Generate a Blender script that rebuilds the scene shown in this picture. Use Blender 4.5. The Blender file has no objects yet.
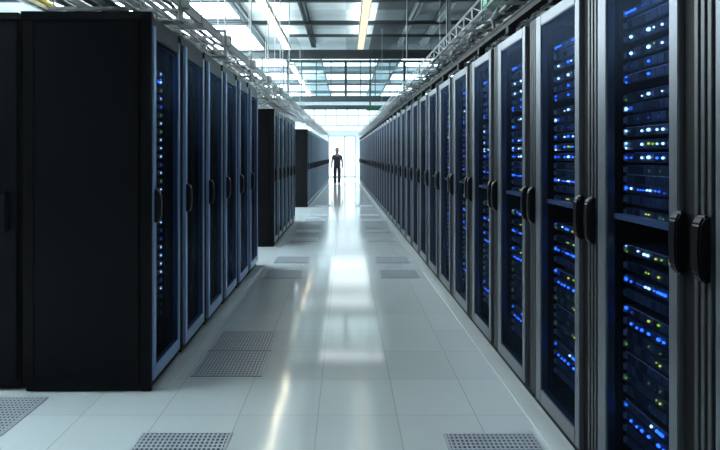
import bpy, bmesh, math, random
from mathutils import Vector, Matrix
random.seed(7)
sc = bpy.context.scene
C = sc.collection
PI = math.pi
H_CAM = 1.42

# ------------------------------------------------------------------ materials
def nd(nt, t, **kw):
    n = nt.nodes.new(t)
    for k, v in kw.items(): setattr(n, k, v)
    return n
def mat(name, col, rough=.5, metal=0., var=.12, scale=6., rvar=.06, spec=.5, stretch=(1,1,1)):
    m = bpy.data.materials.new(name); m.use_nodes = True
    nt = m.node_tree; b = nt.nodes['Principled BSDF']; L = nt.links.new
    b.inputs['Metallic'].default_value = metal
    b.inputs['Specular IOR Level'].default_value = spec
    tc = nd(nt, 'ShaderNodeTexCoord'); mp = nd(nt, 'ShaderNodeMapping')
    mp.inputs['Scale'].default_value = stretch
    L(tc.outputs['Object'], mp.inputs['Vector'])
    n = nd(nt, 'ShaderNodeTexNoise'); n.inputs['Scale'].default_value = scale; n.inputs['Detail'].default_value = 4
    L(mp.outputs['Vector'], n.inputs['Vector'])
    r = nd(nt, 'ShaderNodeMapRange')
    r.inputs['To Min'].default_value = 1 - var; r.inputs['To Max'].default_value = 1 + var
    L(n.outputs['Fac'], r.inputs['Value'])
    mx = nd(nt, 'ShaderNodeVectorMath', operation='SCALE'); mx.inputs[0].default_value = col
    L(r.outputs['Result'], mx.inputs['Scale']); L(mx.outputs['Vector'], b.inputs['Base Color'])
    r2 = nd(nt, 'ShaderNodeMapRange')
    r2.inputs['To Min'].default_value = max(.02, rough - rvar); r2.inputs['To Max'].default_value = rough + rvar
    L(n.outputs['Fac'], r2.inputs['Value']); L(r2.outputs['Result'], b.inputs['Roughness'])
    return m
def emit(name, col, strength):
    m = bpy.data.materials.new(name); m.use_nodes = True
    nt = m.node_tree; nt.nodes.clear()
    o = nd(nt, 'ShaderNodeOutputMaterial'); e = nd(nt, 'ShaderNodeEmission')
    e.inputs['Color'].default_value = (*col, 1); e.inputs['Strength'].default_value = strength
    nt.links.new(e.outputs[0], o.inputs[0])
    return m
def glass(name, tint, gloss=.08, rough=.08, ior=1.4, power=1., gcol=(.9, .95, 1)):
    m = bpy.data.materials.new(name); m.use_nodes = True
    nt = m.node_tree; nt.nodes.clear(); L = nt.links.new
    o = nd(nt, 'ShaderNodeOutputMaterial'); t = nd(nt, 'ShaderNodeBsdfTransparent')
    t.inputs['Color'].default_value = (*tint, 1)
    g = nd(nt, 'ShaderNodeBsdfGlossy'); g.inputs['Roughness'].default_value = rough
    g.inputs['Color'].default_value = (*gcol, 1)
    mx = nd(nt, 'ShaderNodeMixShader')
    fr = nd(nt, 'ShaderNodeFresnel'); fr.inputs['IOR'].default_value = ior
    mu = nd(nt, 'ShaderNodeMath', operation='MULTIPLY'); mu.inputs[1].default_value = gloss
    pw = nd(nt, 'ShaderNodeMath', operation='POWER'); pw.inputs[1].default_value = power
    L(fr.outputs[0], pw.inputs[0]); L(pw.outputs[0], mu.inputs[0])
    ge = nd(nt, 'ShaderNodeNewGeometry'); iv = nd(nt, 'ShaderNodeMath', operation='SUBTRACT'); iv.inputs[0].default_value = 1
    L(ge.outputs['Backfacing'], iv.inputs[1]); m2 = nd(nt, 'ShaderNodeMath', operation='MULTIPLY')
    L(mu.outputs[0], m2.inputs[0]); L(iv.outputs[0], m2.inputs[1]); L(m2.outputs[0], mx.inputs[0])
    L(t.outputs[0], mx.inputs[1]); L(g.outputs[0], mx.inputs[2]); L(mx.outputs[0], o.inputs[0])
    return m

M = {}
M['black'] = mat('rack_black_steel', (.003, .0033, .0042), .38, 0, .2, 3, spec=.1)
M['side'] = mat('rack_side_panel', (.0035, .0038, .005), .45, 0, .2, 3, spec=.07)
M['plinth'] = mat('plinth_black', (.005, .005, .006), .6, spec=.2)
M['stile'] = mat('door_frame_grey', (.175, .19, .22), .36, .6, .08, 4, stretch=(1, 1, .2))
M['stile_blue_glow'] = mat('door_frame_blue_glow', (.32, .48, .78), .36, .25, .08, 4, stretch=(1, 1, .2))  # blue LED glow on the frames painted into their base colour
M['stile_pale_sheen'] = mat('door_frame_pale_sheen', (.36, .47, .55), .3, .3, .08, 4, stretch=(1, 1, .2))  # grazing light on the farther left rows painted in as a paler base
M['post'] = mat('post_grey', (.085, .09, .1), .4, .6, .1, 4, stretch=(1, 1, .2))
M['post_dark'] = mat('post_dark', (.03, .034, .042), .45, .3, .1, 4, spec=.2)
M['handle'] = mat('handle_black', (.004, .004, .006), .35, 0, .2, 20, spec=.15)
M['brass'] = mat('latch_brass', (.5, .42, .2), .35, .8)
M['panel'] = glass('door_smoked_glass', (.46, .52, .64), .16, .3, 1.25, 1., (.4, .6, 1))
M['inner'] = mat('rack_interior', (.006, .007, .011), .6)
M['bezel'] = mat('server_bezel', (.2, .23, .27), .4, .4, .2, 30)
M['bezel2'] = mat('server_bezel_dark', (.08, .095, .12), .45, .3, .2, 30)
M['lip'] = mat('shelf_silver', (.75, .78, .8), .4, .2)
M['led_blue'] = emit('led_blue', (.025, .15, 1), 6)
M['led_white'] = emit('led_white', (.5, .78, 1), 6)
M['led_green'] = emit('led_green', (.35, .8, .05), 1.8)
M['led_yellow'] = emit('led_yellow', (.8, .8, .1), 2.4)
M['led_dim'] = emit('led_dim_blue', (.03, .15, .8), 1.6)
M['tray'] = mat('tray_galvanised', (.5, .525, .54), .4, .35, .2, 12)
M['tray_dark'] = mat('trunking_black', (.008, .009, .011), .5, spec=.12)
M['cable_grey'] = mat('cable_grey', (.35, .37, .39), .5)
M['cable_black'] = mat('cable_black', (.015, .015, .018), .5)
M['cable_white'] = mat('cable_white', (.7, .73, .75), .5)
M['cable_yellow'] = mat('cable_yellow', (.65, .5, .05), .5)
M['cable_blue'] = mat('cable_blue', (.08, .16, .3), .5)
M['bracket'] = mat('bracket_pale', (.42, .47, .47), .45, .2)
M['beam'] = mat('beam_dark', (.045, .06, .068), .5, .2)
M['beam_mid'] = mat('beam_grey', (.2, .23, .25), .5, .2)
M['beam_light'] = mat('beam_pale', (.45, .48, .5), .5, .1)
M['white'] = mat('wall_white', (.78, .82, .84), .6, 0, .04, 2)
M['wallgrey'] = mat('wall_grey', (.42, .45, .47), .6, 0, .05, 2)
M['walldark'] = mat('wall_dark', (.04, .043, .047), .7, 0, .05, 2, spec=.1)
M['mull'] = mat('mullion_grey', (.35, .42, .45), .4, .3)
M['mull_dark'] = mat('mullion_dark', (.06, .085, .095), .4, .3)
M['clear'] = glass('clear_glass', (.86, .94, .95), 1.0, .03)
M['strip'] = emit('strip_lamp', (1, .92, .72), 6.5)
M['strip_soft'] = emit('strip_lamp_soft', (1, .88, .62), 1.05)
M['ceiling_fill'] = emit('ceiling_fill_glow', (.8, .95, 1), 17)
M['sky'] = emit('skylight_diffuser', (.78, .94, 1), 11.5)
M['sky3'] = emit('aisle_skylight', (.82, .95, 1), 2.8)
M['sky_fill'] = emit('atrium_fill_skylight', (.74, .92, 1), 7)
M['day'] = emit('daylit_window', (.86, .96, 1), 1.7)
M['day2'] = emit('daylit_clerestory', (.75, .92, 1), 1.7)
M['green'] = emit('sign_green_light', (.05, .6, .25), .15)
M['greenbox'] = mat('green_plastic', (.08, .42, .25), .4)
M['lampbody'] = mat('lamp_body', (.55, .5, .38), .5)
M['vent'] = mat('vent_plate', (.58, .64, .72), .35, .1)
M['hole'] = mat('vent_hole', (.03, .036, .055), .7)
M['skin'] = mat('skin', (.30, .19, .15), .6)
M['hair'] = mat('hair', (.025, .02, .018), .6, 0, .3, 40)
M['shirt'] = mat('shirt_navy', (.018, .028, .05), .85)
M['trousers'] = mat('trousers_dark', (.012, .022, .03), .85)
M['shoe'] = mat('shoe_black', (.008, .008, .01), .6, spec=.2)
M['curb'] = mat('floor_edge_strip', (.68, .75, .78), .2, 0, .05)
M['lens'] = mat('eye_dark', (.02, .02, .02), .2)

def floor_mat():
    m = bpy.data.materials.new('floor_tiles'); m.use_nodes = True
    nt = m.node_tree; L = nt.links.new; b = nt.nodes['Principled BSDF']
    tc = nd(nt, 'ShaderNodeTexCoord'); mp = nd(nt, 'ShaderNodeMapping')
    mp.inputs['Location'].default_value = (.155, -4.26 + 4.26 % .52 - 4.26 % .52, 0)
    L(tc.outputs['Object'], mp.inputs['Vector'])
    sx = nd(nt, 'ShaderNodeSeparateXYZ'); L(mp.outputs['Vector'], sx.inputs[0])
    def seam(sock, pitch, w):
        d = nd(nt, 'ShaderNodeMath', operation='DIVIDE'); d.inputs[1].default_value = pitch; L(sock, d.inputs[0])
        f = nd(nt, 'ShaderNodeMath', operation='FRACT'); L(d.outputs[0], f.inputs[0])
        c = nd(nt, 'ShaderNodeMath', operation='LESS_THAN'); c.inputs[1].default_value = w / pitch; L(f.outputs[0], c.inputs[0])
        fl = nd(nt, 'ShaderNodeMath', operation='FLOOR'); L(d.outputs[0], fl.inputs[0])
        return c.outputs[0], fl.outputs[0]
    sxm, ix = seam(sx.outputs['X'], .43, .005); sym, iy = seam(sx.outputs['Y'], .52, .005)
    mxm = nd(nt, 'ShaderNodeMath', operation='MAXIMUM'); L(sxm, mxm.inputs[0]); L(sym, mxm.inputs[1])
    cv = nd(nt, 'ShaderNodeCombineXYZ'); L(ix, cv.inputs[0]); L(iy, cv.inputs[1])
    wn = nd(nt, 'ShaderNodeTexWhiteNoise', noise_dimensions='3D'); L(cv.outputs[0], wn.inputs['Vector'])
    n = nd(nt, 'ShaderNodeTexNoise'); n.inputs['Scale'].default_value = 1.3; n.inputs['Detail'].default_value = 5
    L(tc.outputs['Object'], n.inputs['Vector'])
    a = nd(nt, 'ShaderNodeMath', operation='MULTIPLY_ADD'); a.inputs[1].default_value = .07; a.inputs[2].default_value = .93
    L(wn.outputs['Value'], a.inputs[0])
    a2 = nd(nt, 'ShaderNodeMath', operation='MULTIPLY_ADD'); a2.inputs[1].default_value = .1; L(n.outputs['Fac'], a2.inputs[0]); L(a.outputs[0], a2.inputs[2])
    sv = nd(nt, 'ShaderNodeVectorMath', operation='SCALE'); sv.inputs[0].default_value = (.73, .815, .85); L(a2.outputs[0], sv.inputs['Scale'])
    mix = nd(nt, 'ShaderNodeMix', data_type='RGBA'); L(mxm.outputs[0], mix.inputs['Factor'])
    L(sv.outputs['Vector'], mix.inputs['A']); mix.inputs['B'].default_value = (.5, .57, .6, 1)
    L(mix.outputs['Result'], b.inputs['Base Color'])
    r = nd(nt, 'ShaderNodeMapRange'); r.inputs['To Min'].default_value = .065; r.inputs['To Max'].default_value = .11
    L(n.outputs['Fac'], r.inputs['Value']); L(r.outputs['Result'], b.inputs['Roughness'])
    b.inputs['Specular IOR Level'].default_value = .6
    return m
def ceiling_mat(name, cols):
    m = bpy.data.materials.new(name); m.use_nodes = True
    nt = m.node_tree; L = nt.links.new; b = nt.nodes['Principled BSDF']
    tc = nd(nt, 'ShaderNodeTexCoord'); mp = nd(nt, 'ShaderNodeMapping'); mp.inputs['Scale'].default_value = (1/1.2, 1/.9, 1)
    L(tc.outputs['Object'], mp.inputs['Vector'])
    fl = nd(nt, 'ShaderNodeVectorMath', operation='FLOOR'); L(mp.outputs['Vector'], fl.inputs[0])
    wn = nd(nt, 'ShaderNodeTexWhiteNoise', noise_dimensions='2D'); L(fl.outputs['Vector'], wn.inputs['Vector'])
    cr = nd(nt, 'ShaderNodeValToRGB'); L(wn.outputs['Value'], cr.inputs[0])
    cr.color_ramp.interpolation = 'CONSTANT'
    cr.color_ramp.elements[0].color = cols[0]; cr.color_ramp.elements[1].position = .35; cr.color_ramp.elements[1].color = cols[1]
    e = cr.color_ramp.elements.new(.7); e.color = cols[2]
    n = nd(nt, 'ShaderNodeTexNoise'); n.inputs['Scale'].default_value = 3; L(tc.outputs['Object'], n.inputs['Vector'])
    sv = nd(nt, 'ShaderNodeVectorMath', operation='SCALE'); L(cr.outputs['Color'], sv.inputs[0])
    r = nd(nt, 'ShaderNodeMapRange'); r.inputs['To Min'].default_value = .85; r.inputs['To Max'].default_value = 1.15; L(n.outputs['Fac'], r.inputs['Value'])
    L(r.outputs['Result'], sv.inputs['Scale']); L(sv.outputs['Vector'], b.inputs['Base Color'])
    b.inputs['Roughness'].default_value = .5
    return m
M['floor'] = floor_mat()
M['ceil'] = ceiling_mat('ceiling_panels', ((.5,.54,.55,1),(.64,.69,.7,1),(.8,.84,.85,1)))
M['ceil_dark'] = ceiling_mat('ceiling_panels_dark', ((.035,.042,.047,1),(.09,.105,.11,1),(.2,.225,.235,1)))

# ------------------------------------------------------------------ mesh helpers
class MB:
    def __init__(s): s.v = []; s.f = []; s.mi = []; s.cur = 0
    def box(s, x0, x1, y0, y1, z0, z1, mi=None):
        if x0 > x1: x0, x1 = x1, x0
        if y0 > y1: y0, y1 = y1, y0
        if z0 > z1: z0, z1 = z1, z0
        k = len(s.v)
        s.v += [(x0,y0,z0),(x1,y0,z0),(x1,y1,z0),(x0,y1,z0),(x0,y0,z1),(x1,y0,z1),(x1,y1,z1),(x0,y1,z1)]
        F = [(0,3,2,1),(4,5,6,7),(0,1,5,4),(1,2,6,5),(2,3,7,6),(3,0,4,7)]
        s.f += [tuple(k+i for i in f) for f in F]; s.mi += [s.cur if mi is None else mi] * 6
        return s
    def tube(s, pts, rad, seg=8, mi=None, caps=True):
        pts = [Vector(p) for p in pts]
        if not isinstance(rad, (list, tuple)): rad = [rad] * len(pts)
        rings = []; m_ = s.cur if mi is None else mi
        for i, p in enumerate(pts):
            a = pts[max(0, i-1)]; b = pts[min(len(pts)-1, i+1)]
            d = (b - a).normalized()
            up = Vector((0,0,1)) if abs(d.z) < .9 else Vector((0,1,0))
            u = d.cross(up).normalized(); w = u.cross(d).normalized()
            k = len(s.v); rings.append(k)
            for j in range(seg):
                t = 2*PI*j/seg; q = p + (u*math.cos(t) + w*math.sin(t)) * rad[i]; s.v.append(tuple(q))
        for a, b in zip(rings, rings[1:]):
            for j in range(seg):
                s.f.append((a+j, a+(j+1) % seg, b+(j+1) % seg, b+j)); s.mi.append(m_)
        if caps:
            s.f.append(tuple(rings[0]+j for j in reversed(range(seg)))); s.mi.append(m_)
            s.f.append(tuple(rings[-1]+j for j in range(seg))); s.mi.append(m_)
        return s
    def ball(s, c, r, nu=8, nv=6, mi=None, sc_=(1,1,1)):
        k = len(s.v); m_ = s.cur if mi is None else mi
        for i in range(nv+1):
            th = PI*i/nv
            for j in range(nu):
                ph = 2*PI*j/nu
                s.v.append((c[0]+r*sc_[0]*math.sin(th)*math.cos(ph), c[1]+r*sc_[1]*math.sin(th)*math.sin(ph), c[2]+r*sc_[2]*math.cos(th)))
        for i in range(nv):
            for j in range(nu):
                s.f.append((k+i*nu+j, k+(i+1)*nu+j, k+(i+1)*nu+(j+1) % nu, k+i*nu+(j+1) % nu)); s.mi.append(m_)
        return s
    def prism(s, poly, y0, y1, mi=None):      # poly in x,z; extruded along y
        k = len(s.v); n = len(poly); m_ = s.cur if mi is None else mi
        for y in (y0, y1):
            s.v += [(x, y, z) for x, z in poly]
        s.f.append(tuple(k+i for i in range(n))); s.f.append(tuple(k+n+i for i in reversed(range(n)))); s.mi += [m_, m_]
        for i in range(n):
            j = (i+1) % n
            s.f.append((k+i, k+n+i, k+n+j, k+j)); s.mi.append(m_)
        return s
    def mesh(s, name, mats, bevel=0, smooth=False):
        me = bpy.data.meshes.new(name); me.from_pydata(s.v, [], s.f)
        for m in (mats if isinstance(mats, (list, tuple)) else [mats]): me.materials.append(m)
        me.polygons.foreach_set('material_index', s.mi)
        bm = bmesh.new(); bm.from_mesh(me)
        bmesh.ops.recalc_face_normals(bm, faces=bm.faces)
        if bevel: bmesh.ops.bevel(bm, geom=list(bm.edges), offset=bevel, segments=2, affect='EDGES', clamp_overlap=True)
        bm.to_mesh(me); bm.free()
        if smooth: me.polygons.foreach_set('use_smooth', [True]*len(me.polygons))
        me.update(); return me
def obj(name, me, parent=None, loc=(0,0,0), rz=0, label=None):
    o = bpy.data.objects.new(name, me); C.objects.link(o); o.location = loc; o.rotation_euler = (0,0,rz)
    if parent: o.parent = parent
    if label: o['label'] = label
    return o
def tag(o, label, cat, group=None, kind=None):
    o['label'] = label; o['category'] = cat
    if group: o['group'] = group
    if kind: o['kind'] = kind
    return o
def empty(name, loc, rz, label, cat, group=None):
    o = bpy.data.objects.new(name, None); C.objects.link(o); o.location = loc; o.rotation_euler = (0,0,rz)
    o.empty_display_size = .1
    return tag(o, label, cat, group)
def struct(name, me, label=None, cat=None):
    o = obj(name, me); o['kind'] = 'structure'; o['label'] = label or name.replace('_', ' '); o['category'] = cat or name.split('_')[0]
    return o
ORD = ['first','second','third','fourth','fifth','sixth','seventh','eighth','ninth','tenth','eleventh','twelfth','thirteenth','fourteenth','fifteenth','sixteenth','seventeenth','eighteenth','nineteenth']
TENS = {20:('twentieth','twenty'),30:('thirtieth','thirty'),40:('fortieth','forty')}
def ordw(i):   # 1-based
    if i < 20: return ORD[i-1]
    t = i//10*10
    return TENS[t][0] if i == t else TENS[t][1] + '-' + ORD[i % 10 - 1]

# ------------------------------------------------------------------ shell
ZF = 4.9
XL, XR, YF, YB, ZC = -8.0, 7.0, -4.0, 38.0, 4.3
struct('floor', MB().box(XL, XR, YF, YB, -.1, 0).mesh('floor', M['floor']), 'pale grey glossy raised tile floor', 'floor')
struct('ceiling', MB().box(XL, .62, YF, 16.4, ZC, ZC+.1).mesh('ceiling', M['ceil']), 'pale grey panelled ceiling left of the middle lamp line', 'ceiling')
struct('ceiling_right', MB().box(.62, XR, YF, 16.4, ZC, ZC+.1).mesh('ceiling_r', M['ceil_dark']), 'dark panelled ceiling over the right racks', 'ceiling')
b = MB(); b.box(XL, XR, 16.4, YB, ZF, ZF+.1); b.box(XL, XR, 16.4, 16.5, ZC, ZF)
struct('ceiling_far', b.mesh('ceiling_far', M['white']), 'pale ceiling beyond the hanging glass screen', 'ceiling')
struct('wall_left', MB().box(XL-.1, XL, YF, YB, 0, ZF+.1).mesh('wl', M['wallgrey']), 'left hall wall', 'wall')
struct('wall_right', MB().box(XR, XR+.1, YF, YB, 0, ZF+.1).mesh('wr', M['wallgrey']), 'right hall wall', 'wall')
struct('wall_front', MB().box(XL, XR, YF-.1, YF, 0, ZF+.1).mesh('wf', M['walldark']), 'wall behind the viewpoint', 'wall')
# far wall with opening for window_1 (x -1.1..1.0, z 0..2.62) and clerestory window_2 (x -3..4, z 3.3..4.55)
WX0, WX1, WZ = -1.16, .62, 2.66
CX0, CX1, CZ0, CZ1 = -2.75, 2.9, 3.32, 4.62
b = MB()
b.box(XL, WX0, YB, YB+.2, 0, CZ0); b.box(WX1, XR, YB, YB+.2, 0, CZ0); b.box(WX0, WX1, YB, YB+.2, WZ, CZ0)
b.box(XL, CX0, YB, YB+.2, CZ0, CZ1); b.box(CX1, XR, YB, YB+.2, CZ0, CZ1); b.box(XL, XR, YB, YB+.2, CZ1, ZF+.1)
struct('wall_back', b.mesh('wb', M['white']), 'white end wall around the bright window', 'wall')
w = struct('window_1', MB().box(WX0, WX1, YB+.12, YB+.14, 0, WZ).mesh('win1', M['day']), 'tall bright end window behind the person', 'window')
b = MB(); b.box(WX0, WX0+.06, YB+.02, YB+.12, 0, WZ); b.box(WX1-.06, WX1, YB+.02, YB+.12, 0, WZ); b.box(-.12, -.03, YB+.02, YB+.12, 0, WZ)
b.box(WX0, WX1, YB+.02, YB+.12, WZ-.06, WZ); b.box(WX0, WX1, YB+.02, YB+.12, 0, .05); b.box(-.03, WX1, YB+.04, YB+.11, .94, 1.0)
obj('window_frame', b.mesh('win1f', M['mull']), w)
w = struct('window_2', MB().box(CX0, CX1, YB+.12, YB+.14, CZ0, CZ1).mesh('win2', M['day2']), 'wide gridded clerestory window above the end wall', 'window')
b = MB(); x = CX0
while x <= CX1 + .01:
    b.box(x-.03, x+.03, YB+.02, YB+.12, CZ0, CZ1); x += (CX1-CX0)/8
for z in (CZ0+.03, (CZ0+CZ1)/2, CZ1-.03): b.box(CX0, CX1, YB+.03, YB+.11, z-.03, z+.03)
obj('window_frame', b.mesh('win2f', M['mull']), w)
# white soffit block in front of end wall
struct('trim_1', MB().box(-4.5, 4.5, YB-1.6, YB-.01, 2.95, 3.1).mesh('soffit', M['white']), 'white soffit over the end window', 'trim')

# right row line x = 1.11 - .0127 y ; left row line x = -1.205 + .0102 y
AR, AL = math.atan(.0127), math.atan(.0102)
def xr(y): return 1.11 - .0127*y
def xl(y): return -1.205 + .0102*y
# floor edge strips along the racks
def strip_poly(fx, y0, y1, w, side):
    b = MB(); k = 0
    p = [(fx(y0)-side*0.0, y0), (fx(y1), y1)]
    a0 = fx(y0); a1 = fx(y1)
    o0, o1 = a0 - side*w, a1 - side*w
    b.v = [(a0,y0,.001),(o0,y0,.001),(o1,y1,.001),(a1,y1,.001),(a0,y0,.005),(o0,y0,.005),(o1,y1,.005),(a1,y1,.005)]
    b.f = [(0,3,2,1),(4,5,6,7),(0,1,5,4),(1,2,6,5),(2,3,7,6),(3,0,4,7)]; b.mi = [0]*6
    return b
struct('trim_2', strip_poly(xr, .8, 31.5, .085, 1).mesh('stripr', M['curb']), 'pale floor edging along the right racks', 'trim')
struct('trim_3', strip_poly(xl, 3.57, 7.66, .075, -1).mesh('stripl', M['curb']), 'pale floor edging along the nearest left racks', 'trim')
struct('trim_4', strip_poly(xl, 9.1, 12.6, .075, -1).mesh('stripl2', M['curb']), 'pale floor edging along the middle left racks', 'trim')
struct('trim_5', strip_poly(xl, 16.0, 31, .075, -1).mesh('stripl3', M['curb']), 'pale floor edging along the far left racks', 'trim')

# ------------------------------------------------------------------ floor vents
def vent_meshes(wx, wy):
    back = MB().box(-wx/2, wx/2, -wy/2, wy/2, .0005, .0025).mesh('vent_backing', M['hole'])
    g = MB(); f = .012; z0, z1 = .0028, .006
    g.box(-wx/2, wx/2, -wy/2, -wy/2+f, z0, z1); g.box(-wx/2, wx/2, wy/2-f, wy/2, z0, z1)
    g.box(-wx/2, -wx/2+f, -wy/2, wy/2, z0, z1); g.box(wx/2-f, wx/2, -wy/2, wy/2, z0, z1)
    nx = int(wx/.0225); ny = int(wy/.03)
    for i in range(1, nx):
        x = -wx/2 + wx*i/nx; g.box(x-.0045, x+.0045, -wy/2, wy/2, z0, z1)
    for i in range(1, ny):
        y = -wy/2 + wy*i/ny; g.box(-wx/2, wx/2, y-.0065, y+.0065, z0, z1-.0004)
    return back, g.mesh('vent_grille', M['vent'])
VB, VG = vent_meshes(.46, .47)
def vent(x0, y0, label):
    e = empty('floor_vent', (x0+.23, y0+.235, 0), 0, label, 'floor vent', 'perforated floor tiles')
    obj('backing', VB, e); obj('grille', VG, e)
vent(-1.04, 2.54, 'perforated floor tile cut by the bottom edge, left of the aisle')
vent(.495, 2.53, 'perforated floor tile cut by the bottom edge, right of the aisle')
vent(-2.2, 2.98, 'perforated floor tile before the black cabinet side, bottom left corner')
vent(-1.0, 3.78, 'perforated floor tile beside the first left rack, nearer of the pair')
vent(-1.0, 4.27, 'perforated floor tile beside the second left rack, farther of the pair')
k = 0
for y in (6.8, 7.75, 9.7, 10.75, 12.6, 13.7, 16.2):
    k += 1
    vent(xl(y)+.17, y, 'perforated floor tile on the left, %s beyond the near pair' % ordw(k))
k = 0
for y in (6.8, 7.75, 9.7, 10.75, 12.6, 13.7, 16.2):
    k += 1
    vent(xr(y)-.62, y, 'perforated floor tile on the right, %s beyond the bottom edge one' % ordw(k))

# ------------------------------------------------------------------ racks
# local frame: front face at y=0, front looks to -y, depth to +y, origin at floor, width centred on x
def rack_meshes(w, h, d, near, frame_mat, drop=0.):
    """near=+1: the side towards the camera is local +x, -1: local -x"""
    s = near
    R = {}
    pl = .035
    b = MB(); hw = w/2
    b.box(-hw+.004, -hw+.03, .055, d, pl, h); b.box(hw-.03, hw-.004, .055, d, pl, h)      # sides
    b.box(-hw+.03, hw-.03, d-.03, d, pl, h)                                               # back
    b.box(-hw+.004, hw-.004, .05, d, h-.03, h); b.box(-hw+.004, hw-.004, .05, d, pl, pl+.04)
    R['enclosure'] = b.mesh('rack_enclosure', M['black'])
    R['plinth'] = MB().box(-hw+.01, hw-.01, .03, d-.02, 0, pl).mesh('rack_plinth', M['plinth'])
    # door: far stile .085, near stile .11, ribbed post on the far side
    pw = .12 if w > .7 else .075
    st_f, st_n = (.08, .055) if w > .7 else (.038, .055)
    hh = h; h = h - drop
    d0 = -hw + pw; d1 = hw - (.07 if w > .7 else .02)
    def X(a, c): return (a, c) if s > 0 else (-c, -a)
    b = MB()
    b.box(*X(d0, d0+st_f), .0, .04, .055, h-.01); b.box(*X(d1-st_n, d1), 0, .04, .055, h-.01)
    if drop is not None and s > 0: b.box(*X(d0+st_f, d1-st_n), 0, .04, h-.07, h-.01)
    b.box(*X(d0+st_f, d1-st_n), 0, .04, .055, .135)
    R['door'] = b.mesh('rack_door', frame_mat, bevel=.004)
    R['door_top'] = None if s > 0 else MB().box(*X(d0+st_f-.001, d1-st_n+.001), .001, .04, h-.09, h-.01).mesh('rack_door_top', M['post_dark'], bevel=.003)
    R['door_panel'] = MB().box(*X(d0+st_f-.005, d1-st_n+.005), .005, .011, .13, h-.065).mesh('rack_door_panel', M['panel'])
    b = MB(); b.box(*X(-hw+.002, d0-.004), .03, .06, pl, h-.004)
    n = 3
    for i in range(n):
        a = -hw + .008 + (pw-.02)/n*i
        b.box(*X(a, a+(pw-.02)/n*.62), .006, .03, pl+.02, h-.006)
    if drop: b.box(-hw+.004, hw-.004, .03, .06, h-.004, hh, 0)
    R['corner_post'] = b.mesh('rack_post', M['post'] if not drop else M['post_dark'], bevel=.002)
    b = MB(); b.box(*X(d1+.002, hw-.002), .02, .06, pl, h-.004)
    R['near_post'] = b.mesh('rack_post_near', M['plinth'])
    b = MB(); b.box(*X(-hw+.03, hw-.03), .05, .056, h-.1, h-.03); b.box(*X(-hw+.03, -hw+.13), .09, .1, .1, h-.05); b.box(*X(hw-.13, hw-.03), .09, .1, .1, h-.05)
    R['inner'] = b.mesh('rack_inner', M['inner'])
    # swing handle, bowed outwards
    hx0 = d1 - st_n*.5
    prof = [(0, -.105), (-.022, -.1), (-.036, -.075), (-.04, 0), (-.036, .075), (-.022, .1), (0, .105)]
    b = MB()
    for (p, q) in zip(prof, prof[1:]):
        pass
    # build: profile in y,z extruded over x
    k = len(b.v); hwid = .022; n = len(prof)
    for xx in (-hwid, hwid): b.v += [(xx, y, z) for y, z in prof]
    b.f.append(tuple(range(n))); b.f.append(tuple(n+i for i in reversed(range(n))))
    for i in range(n):
        j = (i+1) % n; b.f.append((i, n+i, n+j, j))
    b.mi = [0]*len(b.f)
    R['handle'] = b.mesh('rack_handle', M['handle'], bevel=.006)
    R['latch'] = MB().box(-.0235, -.012, -.036, -.02, -.078, -.058).mesh('rack_latch', M['brass'], bevel=.002)
    R['hx'] = [s*(hx0 + (.03 if w > .7 else 0))]
    if w > .7: R['hx'].append(s*(d0 - pw*.4))
    R['dims'] = (w, hh, d)
    return R
def make_rack(R, loc, rz, label, group, latch=True, extra=None):
    e = empty('server_rack', loc, rz, label, 'server rack', group)
    obj('enclosure', R['enclosure'], e); obj('plinth', R['plinth'], e)
    obj('corner_post', R['corner_post'], e); obj('corner_post', R['near_post'], e)
    obj('mounting_rail', R['inner'], e)
    dr = obj('door', R['door'], e)
    obj('door_panel', R['door_panel'], dr, label='smoked dark door panel')
    w7 = R['dims'][0] > .7
    if R['door_top']: obj('door_header', R['door_top'], dr, label='dark header of the door frame')
    for i, hx in enumerate(R['hx']):
        hd = obj('handle', R['handle'], dr if i == 0 else e, (hx, (.015 if w7 and i == 0 else 0) if i == 0 else .006, 1.135 if w7 else 1.11))
        if i == 0 and latch: obj('latch', R['latch'], e, (hx, .015, 1.135))
    return e
RR = rack_meshes(.79, 2.2, 1.0, +1, M['stile'])
RL1 = rack_meshes(.682, 2.275, .78, -1, M['stile_blue_glow'], .06)
RL2 = rack_meshes(.583, 2.13, .78, -1, M['stile_pale_sheen'])
RL3 = rack_meshes(.625, 2.12, .78, -1, M['stile_pale_sheen'])

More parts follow.
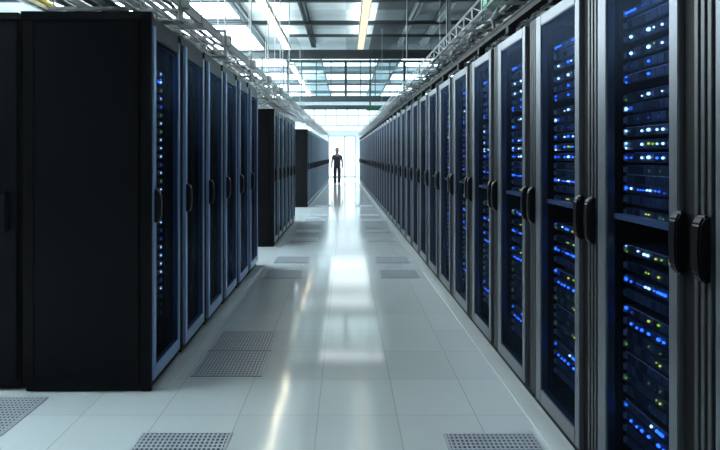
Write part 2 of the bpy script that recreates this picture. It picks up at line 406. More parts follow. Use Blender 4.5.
# ---- servers
LEDS = {}
def leds(kind):
    """list of (x, dz, w, h, material key); x is seen towards the camera (+)"""
    W, B, G, Y, D = 'led_white', 'led_blue', 'led_green', 'led_yellow', 'led_dim'
    K = {
    'bluebar': [(-.16,0,.09,.012,B), (-.05,0,.05,.008,D), (.05,0,.06,.009,B), (-.19,0,.008,.008,W)],
    'dim': [(-.02,0,.01,.004,D)],
    'dimg': [(-.02,0,.008,.005,G), (.06,0,.008,.005,G)],
    'white': [(-.155,0,.02,.016,W), (-.02,.002,.03,.018,W), (.018,.002,.012,.01,W), (.075,0,.014,.012,W), (-.07,0,.006,.006,D)],
    'white2': [(-.155,0,.02,.016,W), (-.02,.002,.026,.018,W), (.02,.008,.01,.006,Y), (.075,0,.014,.012,W), (-.155,-.012,.01,.006,D)],
    'blue1': [(-.02,0,.03,.013,B), (-.155,0,.008,.006,D)],
    'blue2': [(-.02,0,.035,.014,B), (-.195,.01,.011,.01,B), (-.195,-.013,.011,.01,B)],
    'white1': [(-.02,0,.03,.015,W), (-.07,-.003,.01,.008,W), (.075,0,.01,.008,W), (-.195,-.008,.01,.006,G)],
    'cola': [(-.195,0,.012,.016,W), (-.155,0,.005,.02,D)],
    'bluedim': [(-.1,0,.01,.006,D), (-.02,0,.018,.008,D), (.05,0,.016,.006,D)],
    'four': [(-.07,0,.014,.012,W), (-.02,.002,.03,.016,W), (.04,0,.014,.011,W), (.08,0,.016,.013,W), (-.195,.004,.011,.011,W)],
    'fourg': [(-.07,0,.016,.013,W), (-.02,.002,.016,.012,Y), (.01,0,.01,.012,G), (.04,0,.014,.009,W), (.08,0,.014,.012,W), (-.195,.006,.011,.011,W), (-.195,-.014,.011,.011,W)],
    'fourb': [(-.07,0,.014,.012,W), (-.02,.002,.034,.016,W), (.04,0,.018,.012,B), (.08,0,.016,.012,W), (-.155,0,.012,.008,B), (0,.02,.26,.004,D), (-.195,0,.01,.01,B)],
    'longblue': [(-.195,0,.014,.014,B), (-.155,0,.014,.012,W), (-.06,-.002,.1,.007,B), (-.02,0,.04,.01,W), (.04,0,.05,.008,B), (.09,-.004,.012,.009,D)],
    'shelf': [(-.03,.006,.04,.008,Y), (.07,0,.05,.005,G)],
    'busy': [(-.04,0,.05,.014,W), (-.1,.005,.014,.01,W), (-.195,.012,.014,.006,W), (-.19,-.01,.008,.008,G), (.03,-.003,.012,.01,Y), (.07,0,.012,.01,G)],
    'green2': [(-.04,0,.03,.009,G), (-.02,0,.008,.008,Y), (.05,0,.03,.01,Y)],
    'bluebarr': [(-.195,0,.014,.016,B), (-.155,-.002,.012,.012,B), (-.08,0,.06,.007,D), (-.03,0,.05,.012,W), (.02,0,.03,.009,B), (.07,0,.07,.014,B)],
    'yg': [(-.02,0,.014,.012,Y), (.05,.004,.018,.012,G), (-.195,.006,.012,.016,B), (-.15,0,.01,.008,D)],
    'bluedots': [(-.155,0,.014,.014,B), (-.11,-.003,.012,.012,B), (-.07,0,.02,.014,B), (-.02,0,.03,.014,B), (.05,0,.035,.016,B), (.085,0,.02,.012,B)],
    'rightblue': [(-.0,0,.012,.014,W), (.05,0,.04,.016,B), (.075,0,.02,.014,B), (-.195,0,.012,.01,B)],
    'greend': [(-.195,0,.01,.008,G), (.06,0,.012,.01,Y), (.035,.003,.01,.008,G)],
    'none': [],
    }
    return K[kind]
STACK = [ (2.005,'bluebar'),(1.955,'dim'),(1.90,'white'),(1.833,'white2'),(1.78,'blue1'),(1.732,'blue2'),(1.655,'white1'),(1.61,'cola'),
 (1.564,'bluedim'),(1.515,'four'),(1.462,'fourg'),(1.409,'fourb'),(1.36,'dimg'),(1.322,'dim'),(1.284,'longblue'),(1.238,'dim'),(1.185,'shelf'),
 (1.033,'busy'),(.965,'green2'),(.908,'bluebarr'),(.85,'dim'),(.783,'yg'),(.734,'bluedots'),(.685,'dimg'),(.64,'greend'),(.59,'dim'),
 (.545,'dimg'),(.50,'greend'),(.452,'dim'),(.389,'rightblue'),(.34,'bluedots'),(.29,'dim'),(.24,'none') ]
LOOK = {'bluebar':'dark server with a blue light bar','dim':'dark server with hardly any lights','dimg':'dark server with faint green lights','white':'server with large white lights',
 'white2':'server with white and one yellow light','blue1':'server with one blue light','blue2':'server with blue lights','white1':'server with a single bright white light',
 'cola':'server with white port lights at its left','bluedim':'server with faint blue lights','four':'server with a row of white lights','fourg':'server with white and green lights',
 'fourb':'server with blue-white lights in a row','longblue':'server with a long blue glow','shelf':'silver-lipped shelf unit with a yellow-green light','busy':'server with mixed white and green lights',
 'green2':'server with two green lights','bluebarr':'server with a blue and white bar','yg':'server with a yellow and a green light','bluedots':'server with a dotted row of blue lights',
 'greend':'dark server with small green lights','rightblue':'server with a blue-white pair of lights','none':'unlit dark server','col':'dark server with one small light at its edge'}
def led_obj(l, parent):
    x, dz, w, h, m = l
    key = (w, h, m)
    if key not in LEDS:
        b = MB(); n = max(1, int(w/.02)); r = h*.42
        for i in range(n):      # a bar is a row of separate diodes
            c = -w/2 + w*(i+.5)/n
            b.ball((c, -.002, 0), r, 8, 6, sc_=(min(1.6, max(.9, w/n*.42/r)), 1.0, 1))
        LEDS[key] = b.mesh('indicator_light', M[m], smooth=True)
    obj('indicator_light', LEDS[key], parent, (x, -.005, dz), label=COLN[m])
COLN = {'led_blue':'blue indicator light','led_white':'bright white indicator light','led_green':'green indicator light','led_yellow':'yellow-green indicator light','led_dim':'dim blue indicator light'}
def chassis_mesh(kind, hw, i):
    b = MB(); z = .0195
    b.box(-hw+.018, hw-.018, .004, .55, -z, z, 0)            # body
    b.box(-hw, hw, 0, .004, -z, z, 1)                        # front plate with ears
    rnd = random.Random(i*13+5)
    x = -hw+.03
    while x < hw-.05:                                         # drive bays / vents on the bezel
        w = rnd.choice((.03, .045, .06))
        b.box(x, x+w-.004, -.004, 0, -z+.004, z-.004, rnd.choice((0, 1, 1)))
        x += w
    b.box(-hw+.004, -hw+.012, -.012, 0, -.012, .012, 2); b.box(hw-.012, hw-.004, -.012, 0, -.012, .012, 2)
    if kind == 'shelf': b.box(-hw, hw, -.05, .0, -z-.008, -z+.012, 2)
    elif i % 4 == 1: b.box(-hw+.02, hw-.02, -.005, .0, z-.003, z, 2)
    return b.mesh('server_chassis', [M['bezel2'], M['bezel'], M['lip']])
SV = [(h, k, chassis_mesh(k, .215, i), leds(k)) for i, (h, k) in enumerate(STACK)]
# left: a single column of small lights
rl = random.Random(3)
LSTACK = []
for i in range(30):
    z = 1.98 - i*.057
    c = rl.choice(('led_white','led_white','led_blue','led_dim','led_green'))
    if i % 3 == 0: c = 'led_white'
    lst = [(.195, 0, .011, .009, c)]
    if i == 1: lst = [(.195, 0, .02, .014, 'led_white'), (.15, -.004, .05, .016, 'led_blue'), (.195,.02,.012,.012,'led_blue')]
    if z < .45: lst = []
    LSTACK.append((z, chassis_mesh('col', .215, i+50), lst))

def row_root(fx, y, ang): return (fx(y), y, 0)
NR = 38
W_R = .79
for i in range(NR):
    yc = 1.86 - W_R/2 + W_R*i
    rz = -PI/2 + AR
    if i == 0: lab = 'server rack cut by the right edge of the picture, nearest in the right row'
    elif i == NR-1: lab = 'server rack closest to the end window, last in the right row'
    else: lab = 'black server rack with grey door frame, %s from the camera in the right row' % ordw(i+1)
    make_rack(RR, (xr(yc), yc, 0), rz, lab, 'server racks of the long right row', latch=i < 8)
    if 1 <= i <= 7:
        Rm = Matrix.Rotation(rz, 4, 'Z')
        for j, (h, kd, cm, lm) in enumerate(SV):
            p = Vector((xr(yc), yc, 0)) + Rm @ Vector((.015, .085, h))
            e = empty('rack_server', p, rz, '%s, %s down the %s right rack' % (LOOK[kd], ordw(j+1), ordw(i+1)), 'server', 'servers in the %s right rack' % ordw(i+1))
            obj('chassis', cm, e)
            for l in lm:
                if i in (2, 3) and l[4] == 'led_white' and random.random() > .5: l = (*l[:4], 'led_blue')
                if i >= 4 and (l[4] == 'led_white' or i >= 6) and random.random() > .3: l = (*l[:4], 'led_dim')
                led_obj(l, e)
def left_row(R, y0, n, w, where, servers=False):
    for i in range(n):
        yc = y0 + w/2 + w*i
        rz = PI/2 + AL
        lab = 'black server rack with %s door frame, %s in the %s left row' % ('blue-grey' if where == 'near' else 'pale-sheen grey', ordw(i+1), where)  # blue-grey: LED glow painted into the near row's frame colour
        if i == 0: lab = 'black server rack with its plain side showing, first in the %s left row' % where
        e = make_rack(R, (xl(yc), yc, 0), rz, lab, 'server racks of the %s left row' % where, latch=False)
        if i == 0:   # visible end panel on local -x
            W, h, d = R['dims']; b = MB()
            b.box(-W/2-.012, -W/2+.004, .08, d-.01, .03, h-.035); 
            b.box(-W/2-.016, -W/2-.012, .08, .1, .03, h-.035); b.box(-W/2-.016, -W/2-.012, d-.075, d-.01, .03, h-.035)
            b.box(-W/2-.016, -W/2-.012, .1, d-.075, .03, .085); b.box(-W/2-.016, -W/2-.012, .1, d-.075, h-.055, h-.035)
            obj('side_panel', b.mesh('rack_side', M['side'], bevel=.0015), e)
            obj('corner_post', MB().box(-W/2-.014, -W/2+.004, .004, .066, .005, h).mesh('rack_corner', M['side'], bevel=.003), e)
            obj('top_rail', MB().box(-W/2-.02, -W/2+.02, .0, d, h-.045, h+.004).mesh('rack_toprail', M['black'], bevel=.003), e)
        if servers and i == 0:
            Rm = Matrix.Rotation(rz, 4, 'Z')
            for j, (h, cm, lm) in enumerate(LSTACK):
                p = Vector((xl(yc), yc, 0)) + Rm @ Vector((0, .12, h))
                s = empty('rack_server', p, rz, 'dark server in the first left rack, %s from the top' % ordw(j+1), 'server', 'servers in the first left rack')
                obj('chassis', cm, s)
                for l in lm: led_obj(l, s)
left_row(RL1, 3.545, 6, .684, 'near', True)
left_row(RL2, 9.13, 6, .583, 'middle')
left_row(RL3, 16.0, 24, .625, 'far')
# cabinet backing onto the first left rack, at the left edge of the picture
def back_cabinet(x1, y, w, h, label):
    e = empty('equipment_cabinet', (x1 - w/2, y, 0), 0, label, 'cabinet')
    b = MB(); b.box(-w/2, w/2, .03, 4.0, .03, h); obj('enclosure', b.mesh('cab_enc', M['black'], bevel=.004), e)
    b = MB(); b.box(-w/2+.01, w/2-.01, .05, 3.98, 0, .03); obj('plinth', b.mesh('cab_pl', M['plinth']), e)
    b = MB(); b.box(-w/2+.01, w/2-.012, 0, .028, .06, h-.045)
    dr = obj('door', b.mesh('cab_door', M['side'], bevel=.003), e)
    hb = MB(); hb.box(-.02, .02, -.035, 0, -.12, .12)
    obj('handle', hb.mesh('cab_handle', M['handle'], bevel=.008), dr, (w/2-.075, 0, 1.08))
    obj('top_rail', MB().box(-w/2, w/2, -.004, .03, h-.04, h+.002).mesh('cab_top', M['black'], bevel=.003), e)
xb = xl(3.57) - .80
back_cabinet(xb, 3.545, .9, 2.275, 'black equipment cabinet with a door handle at the left edge')

# ------------------------------------------------------------------ ceiling beams, lamps
def beam_x(y, z0, z1, th, m, label, x0=-7.9, x1=6.9):
    b = MB(); b.box(x0, x1, y-th/2, y+th/2, z0, z0+.03); b.box(x0, x1, y-th/2, y+th/2, z1-.03, z1); b.box(x0, x1, y-.02, y+.02, z0, z1)
    return tag(obj('ceiling_beam', b.mesh('beam', m)), label, 'beam', 'steel beams across the ceiling')
for y, lab in ((1.5,'dark cross beam over the camera'),(5.0,'dark cross beam over the second left rack'),(8.2,'dark cross beam over the gap after the near left row')):
    beam_x(y, 4.12, 4.26, .12, M['beam_mid'], lab)
beam_x(10.4, 4.12, 4.25, .1, M['beam'], 'dark ceiling cross beam at the very top of the picture')
beam_x(12.25, 4.12, 4.2, .1, M['beam'], 'dark ceiling cross beam, second from the top of the picture')
beam_x(13.5, 4.12, 4.18, .06, M['beam'], 'thin dark ceiling cross beam just above the deep beam', x0=-1.3)
beam_x(15.2, 3.90, 4.12, .16, M['beam'], 'deep dark beam across the ceiling before the glass screen')
def beam_y(x, z0, z1, th, m, label, y0=-3.5, y1=15.1):
    b = MB(); b.box(x-th/2, x+th/2, y0, y1, z0, z0+.02); b.box(x-th/2, x+th/2, y0, y1, z1-.02, z1); b.box(x-.015, x+.015, y0, y1, z0, z1)
    return tag(obj('ceiling_joist', b.mesh('joist', m)), label, 'beam', 'steel joists along the ceiling')
beam_y(-.82, 4.17, 4.29, .12, M['beam'], 'dark long joist left of the middle lamp line')
beam_y(-2.05, 4.17, 4.29, .12, M['beam_mid'], 'grey long joist beside the left skylight')
beam_y(1.36, 4.19, 4.29, .09, M['beam_light'], 'pale long joist right of the middle lamp line')
beam_y(1.93, 4.17, 4.29, .13, M['beam_light'], 'pale long joist, farther right above the right racks')
beam_y(2.8, 4.17, 4.29, .12, M['beam_mid'], 'grey long joist, rightmost on the ceiling')
def lamp(x, y0, y1, z, label, m='strip'):
    e = empty('strip_lamp', (x, (y0+y1)/2, z), 0, label, 'ceiling lamp', 'long strip lamps')
    l = (y1-y0)/2
    b = MB(); b.box(-.07, .07, -l, l, .03, .09); b.box(-.085, -.07, -l, l, 0, .09); b.box(.07, .085, -l, l, 0, .09)
    for yy in (-l+.3, l-.3): b.tube([(0, yy, .09), (0, yy, ZC-z)], .006)
    obj('housing', b.mesh('lamp_housing', M['lampbody']), e)
    obj('diffuser', MB().box(-.07, .07, -l, l, .0, .03).mesh('lamp_diff', M[m]), e)
    obj('ceiling_fill_panel', MB().box(-.05, .05, -l, l, .09, .10).mesh('lamp_ceiling_fill', M['ceiling_fill']), e)  # unseen glowing top, added to brighten the ceiling
n = 0
for y0 in (.8, 4.2, 7.6, 11.0):
    n += 1
    lamp(-1.42, y0, y0+3.3, 3.98, 'long warm strip lamp over the left racks, %s from behind the camera' % ordw(n))
    lamp(.35, y0, y0+3.3, 3.98, 'long warm strip lamp over the aisle, %s from behind the camera' % ordw(n), 'strip_soft')
n = 0
for y0 in (17.5, 21, 24.5):
    n += 1
    lamp(-1.6, y0, y0+3.2, 4.05, 'strip lamp beyond the glass screen, %s above the far left row' % ordw(n))
def skylight(x0, x1, y0, y1, z, label, m):
    e = empty('skylight', ((x0+x1)/2, (y0+y1)/2, z), 0, label, 'skylight', 'luminous ceiling skylights')
    a, c = (x1-x0)/2, (y1-y0)/2
    obj('diffuser', MB().box(-a, a, -c, c, 0, .02).mesh('sky_d', M[m]), e)
    b = MB(); t = .07
    b.box(-a-t, a+t, -c-t, -c, -.03, .06); b.box(-a-t, a+t, c, c+t, -.03, .06); b.box(-a-t, -a, -c, c, -.03, .06); b.box(a, a+t, -c, c, -.03, .06)
    obj('frame', b.mesh('sky_f', M['beam_mid']), e)
n = 0
for y0, y1 in ((2.6, 4.8), (5.3, 8.0), (8.6, 12.16), (12.42, 16.3)):  # nearest two unseen, row extended forward to light the near area
    n += 1
    skylight(-5.5, -2.18, y0, y1, ZC-.05, 'bright skylight panel over the left racks, %s from behind the camera (first two added unseen)' % ordw(n), 'sky')
n = 0
for y0, y1 in ((17.0, 20.2), (20.8, 24.0), (24.6, 28.0), (28.6, 35.5)):
    n += 1
    for xa, xc, wh in ((-5.6, -2.2, 'added left of'), (-.85, 1.15, 'above'), (2.0, 5.2, 'added right of')):  # side panels added to brighten the far hall
        skylight(xa, xc, y0, y1, ZF-.04, 'bright skylight %s the aisle beyond the glass screen, %s from it' % (wh, ordw(n)), 'sky_fill' if wh != 'above' else 'sky3')
# beams beyond
for y, lab in ((19.0,'grey far ceiling beam, first beyond the glass screen'),(22.5,'grey far ceiling beam, second beyond the glass screen'),(26.5,'grey far ceiling beam, third beyond the glass screen'),(31.0,'grey far ceiling beam nearest the end wall')):
    beam_x(y, 4.65, 4.8, .14, M['beam_mid'], lab)

# ------------------------------------------------------------------ hanging glass screen and low frame
def screen(y, x0, x1, z0, z1, nx, nz, label, depth=.06):
    e = empty('glass_screen', (0, y, z0), 0, label, 'glass screen')
    b = MB()
    b.box(x0, x1, -depth, depth, -.16, 0); b.box(x0, x1, -depth*.7, depth*.7, z1-z0, z1-z0+.07)
    b.box(x0, x0+.07, -depth, depth, 0, z1-z0); b.box(x1-.07, x1, -depth, depth, 0, z1-z0)
    obj('frame', b.mesh('scr_frame', M['mull_dark']), e)
    b = MB()
    for i in range(1, nx):
        x = x0 + (x1-x0)*i/nx; t = .035 if i % 4 == 0 else .012
        b.box(x-t, x+t, -.03, .03, 0, z1-z0)
    for i in range(1, nz):
        z = (z1-z0)*i/nz; b.box(x0, x1, -.02, .02, z-.012, z+.012)
    obj('mullion_grid', b.mesh('scr_mull', M['mull_dark']), e)
    obj('glass_pane', MB().box(x0+.02, x1-.02, -.006, .006, 0, z1-z0).mesh('scr_glass', M['clear']), e)
    b = MB()
    for x in (x0+.1, (x0+x1)/2, x1-.1): b.tube([(x, 0, z1-z0+.07), (x, 0, ZF-z0)], .02)
    obj('hanger', b.mesh('scr_hang', M['mull_dark']), e)
screen(16.6, -1.66, 3.3, 3.08, 4.02, 12, 3, 'hanging glass screen with a dark steel grid across the aisle')
b = MB(); b.box(-4.5, 4.5, 17.95, 18.05, 2.78, 2.92)
e = empty('header_beam', (0, 18.3, 2.83), 0, 'dark low beam under the glass screen with a green-lit sign', 'beam')
b = MB(); b.box(-3.6, 4.4, -.05, .05, 0, .13)
obj('rail', b.mesh('hdr', M['mull_dark']), e)
b = MB()
for x in (-2.6, -1.95, .75, 2.9): b.box(x-.025, x+.025, -.025, .025, .13, ZF-2.83)
obj('hanger', b.mesh('hdrh', M['mull_dark']), e)
e = empty('green_sign', (.93, 18.18, 2.79), 0, 'small green lit sign on the low beam', 'sign')
obj('housing', MB().box(-.3, .3, .0, .06, 0, .13).mesh('gs_h', M['mull_dark'], bevel=.004), e)
obj('lit_face', MB().box(-.28, .28, -.008, .0, .015, .115).mesh('gs_f', M['green']), e)

# ------------------------------------------------------------------ cable trays
def tray(fx, off, width, z, y0, y1, m, label, side, rung_n, basket=False, hang=3.9, feet=False):
    """fx(y)+off = edge nearest the aisle, extends away from the aisle"""
    ym = (y0+y1)/2; ang = math.atan2(fx(y1)-fx(y0), y1-y0)
    e = empty('cable_tray', (fx(ym)+off, ym, z), -ang, label, 'cable tray', 'cable trays over the racks')
    L = (y1-y0)/2; w = side*width
    for xx in (0, w):
        b = MB()
        if basket:
            b.tube([(xx, -L, .0), (xx, L, .0)], .008, 6); b.tube([(xx, -L, .10), (xx, L, .10)], .010, 6)
            yy = -L
            while yy < L:
                b.tube([(xx, yy, 0), (xx, yy, .10)], .005, 5); b.tube([(xx, yy, 0), (xx, yy+.3, .1)], .004, 4); yy += .3
        else:
            b.box(xx-.012, xx+.012, -L, L, 0, .07); b.box(xx-.018, xx+.018, -L, L, .062, .072)
        obj('side_rail', b.mesh('tray_rail', m), e)
    rm = MB().box(min(0,w), max(0,w), -.015, .015, .0, .018).mesh('tray_rung', m)
    for i in range(rung_n):
        obj('rung', rm, e, (0, -L + 2*L*(i+.5)/rung_n, 0))
    n = max(2, int((y1-y0)/hang))
    hb = MB()
    for xx in (-.03*side, w+.03*side):
      if feet: hb.box(xx-.012, xx+.012, -.012, .012, 2.275-z, -.005)
      else: hb.tube([(xx, 0, -.03), (xx, 0, (ZC if y1 < 16.3 else ZF)-z)], .005, 6)
    hb.box(min(-.03*side, w+.03*side)-.02, max(-.03*side, w+.03*side)+.02, -.02, .02, -.045, -.005)
    hm = hb.mesh('tray_hanger', m)
    for i in range(n):
        obj('hanger', hm, e, (0, -L + 2*L*(i+.5)/n, 0))
    return e
tray(xl, -.03, .34, 2.48, 2.5, 15.9, M['tray'], 'galvanised ladder tray over the left rack fronts', -1, 40)
tray(xl, -.03, .34, 2.48, 16.0, 31.5, M['tray'], 'galvanised ladder tray over the far left row', -1, 40)
tray(xl, -.12, .55, 2.31, 2.8, 15.9, M['tray'], 'low wire basket tray just above the left racks', -1, 40, True, feet=True)
tray(xl, -.80, .58, 2.62, 1.5, 15.9, M['tray'], 'outer ladder tray behind the left rack tops', -1, 40)
tray(xr, -.09, .42, 2.44, 1.2, 15.9, M['tray'], 'galvanised wire basket tray over the right rack fronts', 1, 50, True)
tray(xr, -.09, .42, 2.44, 16.0, 31.0, M['tray'], 'galvanised wire basket tray over the far right racks', 1, 50, True)
tray(xr, .5, .45, 2.75, 1.2, 15.9, M['tray_dark'], 'upper black ladder tray behind the right rack fronts', 1, 40)
# black trunking over right row
def trunk(fx, off, z0, z1, th, y0, y1, m, label):
    ym = (y0+y1)/2; ang = math.atan2(fx(y1)-fx(y0), y1-y0)
    e = empty('cable_trunking', (fx(ym)+off, ym, 0), -ang, label, 'trunking')
    L = (y1-y0)/2
    obj('channel', MB().box(0, th, -L, L, z0, z1).box(-.006, th+.006, -L, L, z1-.012, z1).mesh('trunk', m), e)
    bm_ = MB().box(.0, th, -.03, .03, 2.2, z0).box(0, th+.12, -.03, .03, 2.2, 2.212).mesh('trunk_foot', m)
    n = int((y1-y0)/.79)
    for i in range(n): obj('foot', bm_, e, (0, -L + .395 + .79*i, 0))
trunk(xr, -.015, 2.255, 2.30, .05, 1.86, 31.0, M['tray_dark'], 'black trunking running along the tops of the right racks')
# cables
def cable(fx, off, z, rad, y0, y1, m, label, seed, wob=.03):
    r = random.Random(seed); pts = []; n = int((y1-y0)/.45)
    for i in range(n+1):
        y = y0 + (y1-y0)*i/n
        pts.append((fx(y)+off+r.uniform(-wob, wob), y, z + r.uniform(-.2, 1)*wob*.6))
    b = MB(); b.tube(pts, rad, 6)
    return tag(obj('cable', b.mesh('cable', M[m], smooth=True)), label, 'cable', 'cables on the overhead trays')
NM = {'cable_grey':'grey','cable_black':'black','cable_white':'white','cable_yellow':'yellow','cable_blue':'blue'}
def bundle(fx, offs, z, y0, y1, where, cols, seed, rad=.016):
    cnt = {}
    for i, o in enumerate(offs):
        c = cols[i % len(cols)]; cnt[c] = cnt.get(c, 0) + 1
        cable(fx, o, z + rad + .004, rad*(.8 + .4*((i*7) % 5)/5), y0, y1, c, '%s cable on the %s, %s %s one from the aisle' % (NM[c], where, ordw(cnt[c]), NM[c]), seed+i)
bundle(xl, (-.08,-.14,-.2,-.26,-.32), 2.5, 2.5, 15.9, 'left ladder tray', ['cable_grey','cable_black','cable_white','cable_black','cable_grey'], 10)
bundle(xl, (-.08,-.17,-.27), 2.5, 16, 31, 'far left tray', ['cable_grey','cable_black','cable_white'], 20)
bundle(xl, (-.18,-.26,-.34,-.42,-.5,-.58), 2.33, 2.8, 15.9, 'low left basket', ['cable_white','cable_black','cable_grey','cable_black','cable_white','cable_black'], 30, .02)
bundle(xl, (-.88,-.98,-1.08,-1.2,-1.31), 2.64, 1.5, 15.9, 'outer left tray', ['cable_white','cable_grey','cable_black','cable_white','cable_yellow'], 40, .022)
bundle(xr, (.0,.07,.14,.21,.27), 2.46, 1.2, 15.9, 'right basket tray', ['cable_grey','cable_white','cable_black','cable_grey','cable_blue'], 50)
bundle(xr, (.0,.1,.2), 2.46, 16, 31, 'far right tray', ['cable_grey','cable_white','cable_black'], 60)
bundle(xr, (.58,.67,.77,.86), 2.77, 1.2, 15.9, 'upper right tray', ['cable_white','cable_grey','cable_black','cable_grey'], 70)
# loose drop loops of cable between tray and trunking, right row
for i in range(14):
    y = 2.6 + i*.79; x = xr(y)
    r = random.Random(i)
    pts = [(x+.02, y, 2.46), (x-.0, y+.1, 2.41), (x+.06, y+.22, 2.34), (x+.12, y+.3, 2.25), (x+.16, y+.32, 2.206)]
    tag(obj('patch_cable', MB().tube(pts, .011, 6).mesh('drop', M[r.choice(('cable_white','cable_grey','cable_blue'))], smooth=True)),
        'looped cable dropping onto the %s right rack' % ordw(i+2), 'cable', 'cable drops above the right racks')
# pale brackets over the left row
for i, y in enumerate((4.07, 5.5, 6.9, 8.3, 9.7, 11.1)):
    e = empty('tray_bracket', (xl(y)+.03, y, 2.33), 0, 'pale grey bracket hanging on the left trays, %s from the camera' % ordw(i+1), 'bracket', 'pale brackets on the left trays')
    b = MB(); b.box(-.015, .0, -.05, .05, 0, .25); b.box(-.16, 0, -.05, .05, .0, .012); b.box(-.16, -.0, -.05, .05, .24, .252)
    obj('plate', b.mesh('bkt', M['bracket'], bevel=.003), e)
    b = MB(); b.tube([(-.006, .0, .25), (-.006, 0, ZC-2.33)], .008, 6); obj('rod', b.mesh('bkt_rod', M['bracket']), e)
    b = MB(); b.box(0, .05, -.035, .035, .1, .2); obj('box', b.mesh('bkt_box', M['bracket'], bevel=.006), e)
e = empty('junction_box', (1.02, 4.12, 2.458), 0, 'green plastic junction box on the right basket tray', 'junction box')
obj('body', MB().box(-.05, .05, -.07, .07, 0, .07).mesh('jb', M['greenbox'], bevel=.008), e)
obj('lid', MB().box(-.053, .053, -.073, .073, .07, .082).mesh('jbl', M['greenbox'], bevel=.004), e)
# conduits on the right
for i, (x, z, rd, lab) in enumerate(((2.6, 4.1, .05, 'thick pale pipe along the right ceiling'), (2.85, 3.7, .03, 'thin pale pipe below the thick right ceiling pipe'), (3.3, 3.3, .04, 'pale pipe low above the right racks'))):
    b = MB(); b.tube([(x, 1.0, z), (x, 15.8, z)], rd, 10)
    e = empty('pipe', (0, 0, 0), 0, lab, 'pipe', 'ceiling pipes'); obj('tube', b.mesh('pipe', M['beam_light'], smooth=True), e)
    b = MB()
    for y in (3, 7, 11, 15): b.tube([(x, y, z+rd), (x, y, ZC)], .008, 6)
    obj('hanger', b.mesh('pipe_h', M['tray']), e)
e = empty('hanger_column', (1.72, 9.9, 2.9), 0, 'pale vertical strut hanging above the right racks', 'strut')
obj('post', MB().box(-.035, .035, -.035, .035, 0, ZC-2.9).mesh('hc', M['beam_light']), e)
obj('foot_plate', MB().box(-.1, .3, -.05, .05, -.02, 0).mesh('hcf', M['beam_light']), e)

# ------------------------------------------------------------------ person
def skin_mesh(name, verts, edges, radii, m, sub=2, extra=None):
    me = bpy.data.meshes.new(name); me.from_pydata(verts, edges, [])
    o = bpy.data.objects.new(name, me); C.objects.link(o)
    md = o.modifiers.new('Skin', 'SKIN'); md.use_smooth_shade = True
    for i, r in enumerate(radii):
        r = tuple(1.22*q for q in r) if isinstance(r, tuple) else 1.18*r
        v = me.skin_vertices[0].data[i]; v.radius = r if isinstance(r, tuple) else (r, r); v.use_root = (i == 0)
    s = o.modifiers.new('Sub', 'SUBSURF'); s.levels = sub; s.render_levels = sub
    dg = bpy.context.evaluated_depsgraph_get(); dg.update()
    res = bpy.data.meshes.new_from_object(o.evaluated_get(dg))
    bpy.data.objects.remove(o)
    if extra:
        em = extra.mesh('x', m)
        bm = bmesh.new(); bm.from_mesh(res); bm.from_mesh(em); bm.to_mesh(res); bm.free()
    res.materials.clear(); res.materials.append(m)
    res.polygons.foreach_set('material_index', [0]*len(res.polygons)); res.polygons.foreach_set('use_smooth', [True]*len(res.polygons))
    return res
P = empty('person', (-.44, 29.3, 0), 0, 'person in dark short-sleeved shirt and trousers standing in the aisle by the window', 'person')
J = {'pel':(0,0,.94),'sp':(0,.005,1.12),'ch':(0,.0,1.32),'nb':(0,.01,1.455),'nk':(0,0,1.53),'hb':(0,-.015,1.60),'hd':(0,-.01,1.68),'ht':(0,0,1.735)}
for s, n in ((1,'l'),(-1,'r')):
    J['sh'+n] = (.165*s,.01,1.375); J['el'+n] = (.25*s,.035,1.13); J['wr'+n] = (.27*s,-.03,.90); J['ha'+n] = (.268*s,-.05,.79)
    J['hp'+n] = (.09*s,0,.88); J['kn'+n] = (.105*s,-.03+.02*s,.49); J['an'+n] = (.095*s,.02+.06*s,.09); J['to'+n] = (.105*s,-.12+.06*s,.035)
def chain(keys, edges, rad):
    idx = {k: i for i, k in enumerate(keys)}
    return [J[k] for k in keys], [(idx[a], idx[b]) for a, b in edges], [rad[k] for k in keys]
keys = ['pel','sp','ch','nb','nk','hb','hd','ht'] + [a+n for n in 'lr' for a in ('sh','el','wr','ha','hp','kn','an','to')]
ed = [('pel','sp'),('sp','ch'),('ch','nb'),('nb','nk'),('nk','hb'),('hb','hd'),('hd','ht')]
for n in 'lr': ed += [('ch','sh'+n),('sh'+n,'el'+n),('el'+n,'wr'+n),('wr'+n,'ha'+n),('pel','hp'+n),('hp'+n,'kn'+n),('kn'+n,'an'+n),('an'+n,'to'+n)]
rad = {'pel':(.115,.082),'sp':(.11,.08),'ch':(.125,.085),'nb':.066,'nk':.052,'hb':(.075,.082),'hd':(.088,.098),'ht':(.06,.07)}
for n in 'lr': rad.update({'sh'+n:.058,'el'+n:.042,'wr'+n:.028,'ha'+n:(.026,.04),'hp'+n:.07,'kn'+n:.05,'an'+n:.036,'to'+n:.032})
ex = MB()
for s in (1, -1):
    hx, hy, hz = .268*s, -.05, .80
    for q, (dy, ln) in enumerate(((-.03,.07),(-.01,.08),(.01,.075),(.028,.06))):
        ex.tube([(hx, hy+dy*.8, hz+.03), (hx-.004*s, hy+dy-.004, hz-ln*.4), (hx-.016*s, hy+dy-.01, hz-ln)], [.0125,.0115,.008], 6)
    ex.tube([(hx, hy-.03, hz+.05), (hx-.012*s, hy-.05, hz+.015), (hx-.02*s, hy-.055, hz-.02)], [.0135,.012,.008], 6)
    ex.ball((.088*s, 0, 1.665), .022, 8, 6, sc_=(.4,.8,1.3))
ex.ball((0,-.082,1.612), .02, 8, 5, sc_=(1.3,.6,.35)); ex.tube([(0,-.088,1.685),(0,-.112,1.648),(0,-.095,1.64)], [.01,.016,.008], 6)
body = skin_mesh('person_body', *chain(keys, ed, rad), M['skin'], 2, ex)
obj('body', body, P)
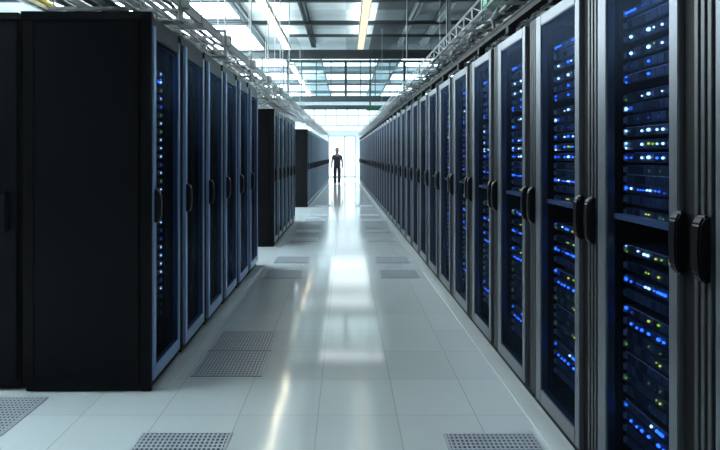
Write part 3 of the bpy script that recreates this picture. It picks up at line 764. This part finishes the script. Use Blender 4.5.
rs = dict(rad); rs.update({'pel':(.155,.115),'sp':(.15,.115),'ch':(.172,.132),'nb':(.085,.08)})
J2 = dict(J)
for n, s in (('l',1),('r',-1)):
    J['sl'+n] = (.222*s,.026,1.235); rs['sl'+n] = .062; rs['sh'+n] = .066
J['hem'] = (0,0,.83); rs['hem'] = (.168,.125); rs['pel'] = (.162,.12); rs['nb'] = (.082,.086)
ks = ['sp','pel','hem','ch','nb','shl','sll','shr','slr']
obj('shirt', skin_mesh('person_shirt', *chain(ks, [('sp','pel'),('pel','hem'),('sp','ch'),('ch','nb'),('ch','shl'),('shl','sll'),('ch','shr'),('shr','slr')], rs), M['shirt'], 2), P)
J['wa'] = (0,0,1.03); rt = {'pel':(.145,.11), 'wa':(.13,.1)}
for n in 'lr': J['cu'+n] = (J['an'+n][0], J['an'+n][1]-.005, .035); rt['cu'+n] = .062
for n in 'lr': rt.update({'hp'+n:.1,'kn'+n:.07,'an'+n:.066})
obj('trousers', skin_mesh('person_trousers', *chain(['pel','wa','hpl','knl','anl','cul','hpr','knr','anr','cur'], [('pel','wa'),('pel','hpl'),('hpl','knl'),('knl','anl'),('anl','cul'),('pel','hpr'),('hpr','knr'),('knr','anr'),('anr','cur')], rt), M['trousers'], 2), P)
for s, n in ((1,'l'),(-1,'r')):
    t = J['to'+n]; a = J['an'+n]
    b = MB(); b.ball((t[0], (t[1]+a[1])/2-.01, .05), .056, 12, 8, sc_=(1.0,2.7,.9))
    obj('shoe', b.mesh('person_shoe', M['shoe'], smooth=True), P)
    obj('eye', MB().ball((.03*s, -.088, 1.685), .009, 8, 6).mesh('person_eye', M['lens'], smooth=True), P)
b = MB(); b.ball((0, .012, 1.705), .108, 16, 10, sc_=(.9,1.02,.75))
me = b.mesh('person_hair', M['hair'], smooth=True); obj('hair', me, P)

# ------------------------------------------------------------------ world, camera, view
wd = bpy.data.worlds.new('World'); sc.world = wd; wd.use_nodes = True
wd.node_tree.nodes['Background'].inputs[0].default_value = (.6, .8, 1, 1); wd.node_tree.nodes['Background'].inputs[1].default_value = .3
v_ = nd(wd.node_tree, 'ShaderNodeVolumeScatter')      # faint haze added to the air for the end window's soft glow
v_.inputs['Color'].default_value = (.78, .92, 1, 1); v_.inputs['Density'].default_value = .0022; v_.inputs['Anisotropy'].default_value = .35
wd.node_tree.links.new(v_.outputs[0], wd.node_tree.nodes['World Output'].inputs['Volume'])
cam = bpy.data.cameras.new('Camera'); co = bpy.data.objects.new('Camera', cam); C.objects.link(co)
co.location = (0, 0, H_CAM); co.rotation_euler = (PI/2, 0, 0)
cam.sensor_width = 36; cam.lens = 36*590/720
cam.shift_x = 14/720; cam.shift_y = -70/720
cam.clip_end = 200; cam.clip_start = .05
sc.camera = co
sc.view_settings.view_transform = 'Standard'; sc.view_settings.look = 'None'
sc.view_settings.exposure = .32; sc.view_settings.gamma = 1
cy = sc.cycles
cy.use_denoising = True
cy.max_bounces = 10; cy.diffuse_bounces = 4; cy.glossy_bounces = 5; cy.transparent_max_bounces = 16
cy.sample_clamp_indirect = 6; cy.caustics_reflective = False
